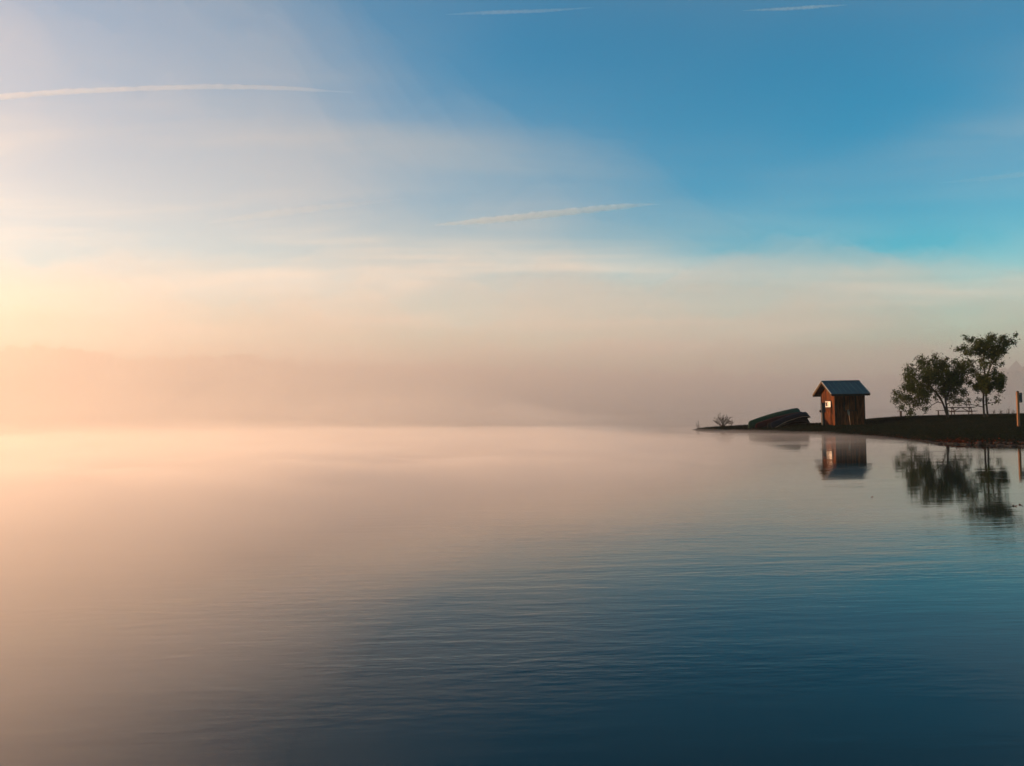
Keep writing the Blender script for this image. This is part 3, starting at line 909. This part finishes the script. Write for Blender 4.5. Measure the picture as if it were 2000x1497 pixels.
# ------------------------------------------------------------------ trees
def tree(name, label, base, trunks, clusters, Y, ppm, leaf, seed, dense=2.0, leafsize=(0.065, 0.125), depth=0.62):
    """trunks: polylines of (px, py, radius m, dy m); clusters: (px, py, r px, dy or None)"""
    rr = random.Random(seed)
    ks = 20.8 / ppm
    b = at(base[0], base[1], Y); b.z = bank_z(b.x, b.y)
    root = empty(name, b)
    tag(root, label, 'tree')
    def loc(px, py, dy=0.0):
        p = at(px, py, Y)
        s_ = (Y + dy) / Y
        return Vector((p.x, p.y + dy, CAM_H + (p.z - CAM_H))) - b      # keep size, move in depth
    mbt = MB()
    nodes = []
    for tr in trunks:
        P, Rd = [], []
        for i, (px, py, r, dy) in enumerate(tr):
            v = loc(px, py, dy * ks)
            P.append(v); Rd.append(r * ks)
        # refine with small wander
        P2, R2 = [], []
        for i in range(len(P) - 1):
            for k in range(5):
                t = k / 5
                q = P[i].lerp(P[i + 1], t)
                wob = 0.024 * noise.noise_vector(q * 2.2 + Vector((seed, 0, 0)))
                P2.append(q + (wob if (i or k) else Vector())); R2.append(Rd[i] * (1 - t) + Rd[i + 1] * t)
        P2.append(P[-1]); R2.append(Rd[-1])
        if tr[0][1] > 810: P2[0].z = -0.10
        mbt.tube(P2, R2, 8)
        nodes += list(zip(P2, R2))
    mbl = MB()
    cl = []
    for c in clusters:
        px, py, r = c[:3]
        rm = r * 1.06 / ppm
        dy = rr.uniform(-1, 1) * depth * 1.3
        cl.append((loc(px, py, dy), rm, c[3] if len(c) > 3 else 1.0))
    # a limb from the nearest trunk node below each clump
    order = sorted(cl, key=lambda c: c[0].z)
    for cpos, rm, dn in order:
        best, bd_ = None, 1e9
        for (q, r) in nodes:
            dd = (q - cpos).length + max(0, q.z - cpos.z + 0.1) * 2.5
            if dd < bd_ and dd > 0.10: bd_, best = dd, (q, r)
        q, r = best
        n_k = 6
        bend = Vector((rr.uniform(-.12, .12), rr.uniform(-.12, .12), 0.10)) * (cpos - q).length
        pts_ = []
        for k in range(n_k + 1):
            t = k / n_k
            pts_.append(q.lerp(cpos, t) + bend * (t * (1 - t) * 2))
        r0 = min(r * 0.7, 0.008 + 0.018 * (cpos - q).length)
        rd_ = [r0 * (1 - 0.8 * k / n_k) + 0.003 for k in range(n_k + 1)]
        mbt.tube(pts_, rd_, 5)
        nodes += list(zip(pts_[2:], rd_[2:]))
        # twigs
        for _ in range(int(3 + rm * 14)):
            s_ = pts_[rr.randint(2, n_k)]
            dv_ = Vector((rr.gauss(0, 1), rr.gauss(0, 1), rr.gauss(0.25, 0.8))).normalized() * rm * rr.uniform(0.6, 1.35)
            e_ = cpos + dv_ * 0.8 if rr.random() < 0.6 else s_ + dv_
            mbt.tube([s_, s_.lerp(e_, 0.5) + Vector((0, 0, 0.03)), e_], [0.007, 0.005, 0.003], 4, False)
            for _k in range(int(12 * dn)):
                t = rr.uniform(0.35, 1.05)
                leaf_at(mbl, s_.lerp(e_, t) + Vector((rr.gauss(0, .035), rr.gauss(0, .035), rr.gauss(0, .035))), rr, leafsize)
        n_l = int(dense * dn * (rm * ppm) ** 2 * 0.55)
        # leaves gathered in sprays inside the clump
        n_sp = max(3, n_l // 12)
        for _ in range(n_sp):
            while True:
                u = Vector((rr.uniform(-1, 1), rr.uniform(-1, 1), rr.uniform(-1, 1)))
                if u.length <= 1: break
            c0 = cpos + u * rm * (1.55 if rr.random() < 0.30 else 1.05)
            sr = rr.uniform(0.045, 0.11)
            for _k in range(max(2, n_l // n_sp)):
                leaf_at(mbl, c0 + Vector((rr.gauss(0, sr), rr.gauss(0, sr), rr.gauss(0, sr))), rr, leafsize)
    tk = mbt.build('trunk', M['bark'], root, smooth=True)
    mbl.build('crown', leaf, root)
    return root

def leaf_at(mbl, p, rr, size):
    L_ = rr.uniform(*size); W_ = L_ * rr.uniform(0.5, 0.75)
    d = Vector((rr.gauss(0, 1), rr.gauss(0, 1), rr.gauss(-0.5, 0.8))).normalized()
    s_ = d.cross(Vector((rr.gauss(0, 1), rr.gauss(0, 1), rr.gauss(0, 1)))).normalized()
    nrm = d.cross(s_)
    a, c = p, p + d * L_
    m1 = p + d * (L_ * 0.45)
    mbl.add([a, m1 + s_ * W_ / 2 + nrm * W_ * 0.15, c, m1 - s_ * W_ / 2 + nrm * W_ * 0.15], [(0, 1, 2), (0, 2, 3)])

YT1 = 53.0
tl_tr = [[(1851, 816, 0.115, 0), (1846, 800, 0.10, 0), (1842, 788, 0.09, 0), (1834, 776, 0.07, -0.2), (1822, 764, 0.05, -0.4), (1808, 752, 0.03, -0.6)],
         [(1853, 816, 0.105, 0.1), (1850, 798, 0.095, 0.1), (1849, 785, 0.085, 0.2), (1848, 768, 0.065, 0.4), (1846, 748, 0.045, 0.6), (1842, 728, 0.025, 0.8)],
         [(1849, 785, 0.06, 0.2), (1856, 770, 0.05, 0.4), (1864, 752, 0.04, 0.5), (1874, 734, 0.02, 0.6)],
         [(1842, 788, 0.055, 0), (1832, 772, 0.05, 0.2), (1822, 752, 0.04, 0.5), (1816, 730, 0.02, 0.7)],
         [(1842, 788, 0.045, 0), (1828, 786, 0.036, -0.3), (1815, 792, 0.028, -0.5), (1803, 802, 0.02, -0.6), (1793, 814, 0.012, -0.7)]]
tl_cl = [(1795, 705, 9), (1808, 715, 12), (1790, 722, 11), (1775, 735, 9), (1827, 700, 8), (1825, 715, 13), (1812, 735, 16), (1840, 722, 13), (1852, 701, 4), (1853, 714, 8), (1835, 742, 18, 1.3),
         (1858, 735, 15, 1.3), (1870, 721, 13), (1885, 713, 9), (1878, 738, 16, 1.3), (1893, 726, 12), (1855, 757, 15, 1.3), (1875, 756, 14, 1.2), (1886, 768, 8), (1785, 745, 13), (1766, 733, 6), (1770, 748, 9),
         (1795, 760, 14), (1775, 766, 10), (1757, 757, 4), (1762, 776, 8), (1750, 777, 6), (1776, 782, 11), (1790, 788, 9), (1770, 795, 6), (1780, 803, 5), (1776, 808, 4), (1806, 783, 8, 0.7), (1815, 797, 4, 0.7),
         (1806, 801, 4, 0.6), (1803, 770, 11), (1820, 758, 14), (1868, 774, 10), (1880, 784, 6), (1889, 785, 3, 0.7), (1862, 784, 5, 0.6), (1835, 766, 7, 0.6), (1820, 775, 6, 0.5), (1800, 735, 12), (1783, 757, 10), (1822, 730, 12), (1845, 710, 9), (1862, 708, 7), (1764, 765, 7), (1758, 783, 6), (1790, 775, 10), (1798, 748, 12), (1865, 745, 14, 1.2)]
tree('broad_tree', 'broad low leafy tree leaning left over the picnic benches', (1851, 816), tl_tr, tl_cl, YT1, F_PX / YT1, M['leaf'], 11, 5.0)
YT2 = 51.5
tr_tr = [[(1922.5, 815, 0.105, 0), (1921.5, 800, 0.09, 0), (1920.5, 780, 0.085, 0), (1921, 760, 0.08, 0), (1924, 742, 0.075, 0), (1920, 725, 0.05, -0.2), (1913, 705, 0.035, -0.4), (1908, 688, 0.02, -0.5)],
         [(1933, 815, 0.10, 0.3), (1931, 800, 0.085, 0.3), (1929.5, 780, 0.08, 0.3), (1928.5, 760, 0.075, 0.3), (1929, 742, 0.075, 0.3), (1936, 722, 0.055, 0.4), (1944, 702, 0.04, 0.6), (1954, 682, 0.022, 0.8)],
         [(1925, 742, 0.05, 0), (1926, 722, 0.045, 0.3), (1927, 700, 0.035, 0.5), (1928, 675, 0.02, 0.6)],
         [(1926, 742, 0.045, 0), (1931, 720, 0.04, -0.3), (1936, 698, 0.03, -0.6), (1942, 676, 0.018, -0.8)],
         [(1923, 745, 0.045, 0), (1914, 728, 0.035, 0.4), (1903, 708, 0.025, 0.6), (1893, 690, 0.015, 0.8)]]
tr_cl = [(1895, 655, 4), (1902, 664, 5), (1911, 660, 4), (1926, 660, 7), (1938, 662, 7), (1951, 663, 7), (1963, 659, 5), (1972, 655, 2.5), (1965, 669, 7), (1975, 670, 3), (1951, 675, 11), (1933, 675, 12), (1916, 675, 9),
         (1901, 673, 6), (1890, 677, 6), (1879, 682, 5), (1868, 682, 4), (1895, 688, 7), (1913, 690, 10), (1930, 692, 11), (1947, 690, 9), (1960, 682, 7), (1968, 688, 3), (1920, 705, 7, 0.7), (1905, 703, 5), (1938, 708, 6, 0.7),
         (1952, 705, 4), (1956, 711, 3), (1945, 719, 3, 0.7), (1948, 727, 3), (1908, 741, 6, 2.2), (1914, 748, 8, 2.4), (1906, 756, 5, 2.0), (1918, 756, 8, 2.6), (1926, 750, 9, 2.6), (1928, 761, 6, 2.4), (1935, 757, 8, 2.6), (1942, 752, 7, 2.4), (1947, 743, 6, 2.6), (1950, 734, 5, 2.6), (1951, 728, 3.5, 2.4), (1946, 759, 4, 2.0), (1914, 763, 4, 2.0), (1941, 744, 6, 2.2), (1936, 748, 7, 2.4), (1944, 750, 6, 2.4), (1940, 738, 5, 1.8), (1902, 748, 4, 1.8), (1920, 738, 8, 1.8), (1908, 668, 7), (1907, 682, 9), (1899, 682, 8), (1918, 666, 7), (1926, 684, 12), (1941, 684, 11), (1911, 712, 8, 0.8), (1899, 712, 7), (1938, 698, 9), (1958, 692, 6), (1886, 690, 6), (1930, 715, 6, 0.6), (1905, 783, 4, 0.8), (1912, 781, 4, 0.8), (1899, 790, 2.5, 0.8), (1937, 776, 4, 0.6), (1942, 781, 3, 0.6), (1936, 786, 3, 0.6), (1946, 783, 2, 0.6)]
tree('tall_tree', 'tall twin stemmed tree with a dense dark clump below its open crown', (1927, 815), tr_tr, tr_cl, YT2, F_PX / YT2, M['leaf'], 23, 4.8)

# ------------------------------------------------------------------ shrubs on the tip of the spit and weeds on the bank
def shrub(name, label, px, Y, wpx, hpx, n_st, leaf_n, seed, group=None):
    rr = random.Random(seed)
    p = at(px, 832, Y); p.z = bank_z(p.x, p.y)
    root = empty(name, p)
    tag(root, label, 'shrub' if leaf_n > 2 else 'sapling' if leaf_n else 'weed', group)
    mbs, mbl = MB(), MB()
    sc_ = Y / F_PX
    for i in range(n_st):
        ang = rr.uniform(0, 2 * math.pi)
        rad = math.sqrt(rr.random()) * wpx * sc_ * 0.62
        hh = hpx * sc_ * rr.uniform(0.5, 1.1) * (1 - 0.35 * min(1, rad / (wpx * sc_ * 0.5)))
        e = Vector((math.cos(ang) * rad, math.sin(ang) * rad, hh))
        s_ = Vector((rr.gauss(0, .05), rr.gauss(0, .05), -0.04))
        md = s_.lerp(e, 0.5) + Vector((rr.gauss(0, .04), rr.gauss(0, .04), 0.05))
        mbs.tube([s_, md, e], [0.010, 0.007, 0.003], 4, False)
        for _ in range(rr.randint(2, 4)):
            b0 = md.lerp(e, rr.uniform(0, 0.9))
            b1 = b0 + Vector((rr.gauss(0, .10), rr.gauss(0, .10), rr.uniform(0.0, 0.16)))
            mbs.tube([b0, b1], [0.005, 0.002], 3, False)
            for _k in range(leaf_n):
                leaf_at(mbl, b0.lerp(b1, rr.random()) + Vector((rr.gauss(0, .025), rr.gauss(0, .025), rr.gauss(0, .025))), rr, (0.035, 0.085))
    mbs.build('stems', M['bark'], root)
    if leaf_n: mbl.build('leaves', M['leaf_shrub'], root)
    return root
shrub('shrub', 'rounded twiggy shrub on the spit left of the canoes', 1411, 63.0, 34, 29, 46, 4, 31)
shrub('shrub', 'sparse little bush just right of the rounded shrub', 1428, 63.5, 12, 13, 10, 3, 37)
shrub('sapling', 'wispy bare sapling at the very tip of the spit', 1364, 65.9, 9, 22, 9, 1, 33)
for i, (px, Y, h_, lab) in enumerate(((1943, 58, 17, 'tall dry weed just right of the tall tree trunks'), (1956, 58, 13, 'short dry weed in the middle of the row on the skyline'), (1971, 57, 18, 'tallest dry weed on the skyline left of the sign post'), (1980, 57, 12, 'short dry weed close to the sign post'))):
    shrub('dry_weed', lab, px, Y, 5, h_, 7, 0, 50 + i, 'dry weeds on the skyline')

# ------------------------------------------------------------------ grass, leaf litter, stones
rg = np.random.default_rng(4)
def scatter(n, xr, yr, dmin, dmax):
    X = rg.uniform(*xr, n); Yv = rg.uniform(*yr, n)
    D_ = land_dist(X, Yv)
    k = (D_ > dmin) & (D_ < dmax)
    return X[k], Yv[k], D_[k], z_of(D_[k], X[k], Yv[k])
X, Yv, D_, Z = scatter(150000, (12, 48), (30, 72), 0.1, 60)
rgp = random.Random(9)
V, Fc = [], []
for x, y, z, d in zip(X, Yv, Z, D_):
    h = rgp.uniform(0.03, 0.10) * (1.6 if rgp.random() < 0.04 else 1)
    w = 0.010 + 0.0001 * y
    a = rgp.uniform(0, math.pi)
    dx, dy = math.cos(a) * w, math.sin(a) * w
    b = len(V)
    V += [(x - dx, y - dy, z - 0.02), (x + dx, y + dy, z - 0.02), (x + rgp.gauss(0, 0.03), y + rgp.gauss(0, 0.03), z + h)]
    Fc.append((b, b + 1, b + 2))
gb = MB(); gb.v, gb.f = V, Fc
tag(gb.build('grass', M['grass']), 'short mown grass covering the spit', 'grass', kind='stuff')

mbl = MB()
n_ok = 0
while n_ok < 1000:
    u = rgp.random()
    px = rgp.gauss(1868, 16) if u < 0.38 else rgp.uniform(1700, 2000) if u < 0.85 else rgp.uniform(1560, 1760)
    i = 0
    py = np.interp(px, [p[0] for p in reversed(shore_px)], [p[1] for p in reversed(shore_px)])
    b = on_z(px, py)
    off = abs(rgp.gauss(0, 1.0)) * (0.55 if u < 0.38 else 0.6) + 0.05
    x, y = b.x + off * rgp.uniform(0.2, 0.6), b.y + off
    z = bank_z(x, y) + 0.02
    p = Vector((x, y, z + abs(rgp.gauss(0, 0.03))))
    L_ = rgp.uniform(0.04, 0.09)
    a = rgp.uniform(0, 2 * math.pi)
    d = Vector((math.cos(a), math.sin(a), rgp.gauss(0.1, 0.35))).normalized()
    s_ = d.cross(Vector((rgp.gauss(0, .4), rgp.gauss(0, .4), 1))).normalized()
    mbl.add([p, p + d * L_ * .5 + s_ * L_ * .4, p + d * L_, p + d * L_ * .5 - s_ * L_ * .4], [(0, 1, 2), (0, 2, 3)])
    n_ok += 1
tag(mbl.build('fallen_leaves', M['litter']), 'red and orange fallen leaves strewn along the waterline', 'leaves', kind='stuff')

mbs = MB()
sv, sf = blob_template(1)
for i in range(420):
    px = rgp.uniform(1380, 2010)
    py = np.interp(px, [p[0] for p in reversed(shore_px)], [p[1] for p in reversed(shore_px)])
    b = on_z(px, py)
    off = rgp.uniform(-0.25, 0.6)
    x, y = b.x + off * 0.3, b.y + off
    r_ = rgp.uniform(0.03, 0.10)
    sd_ = rgp.random() * 50
    mbs.add([(x + v.x * r_ * 1.3 * (1 + .4 * noise.noise(v + Vector((sd_, 0, 0)))), y + v.y * r_ * (1 + .4 * noise.noise(v + Vector((0, sd_, 0)))), max(0, bank_z(x, y)) + v.z * r_ * 0.6) for v in sv], sf)
tag(mbs.build('shore_stones', M['stone']), 'small dark stones scattered along the waterline', 'stones', kind='stuff')

mbf = MB()
for (px, py) in ((1979, 988), (1984, 989), (1992, 986), (1996, 987), (1703, 971)):
    p = on_z(px, py, 0.006)
    a = rgp.uniform(0, 6.28)
    d = Vector((math.cos(a), math.sin(a), 0.12)) * 0.022
    s_ = Vector((-d.y, d.x, 0.01))
    mbf.add([p - d, p + s_ + Vector((0, 0, .004)), p + d, p - s_ + Vector((0, 0, .003))], [(0, 1, 2), (0, 2, 3)])
tag(mbf.build('floating_leaves', M['litter']), 'few tiny leaves floating near the right edge', 'leaves', kind='stuff')
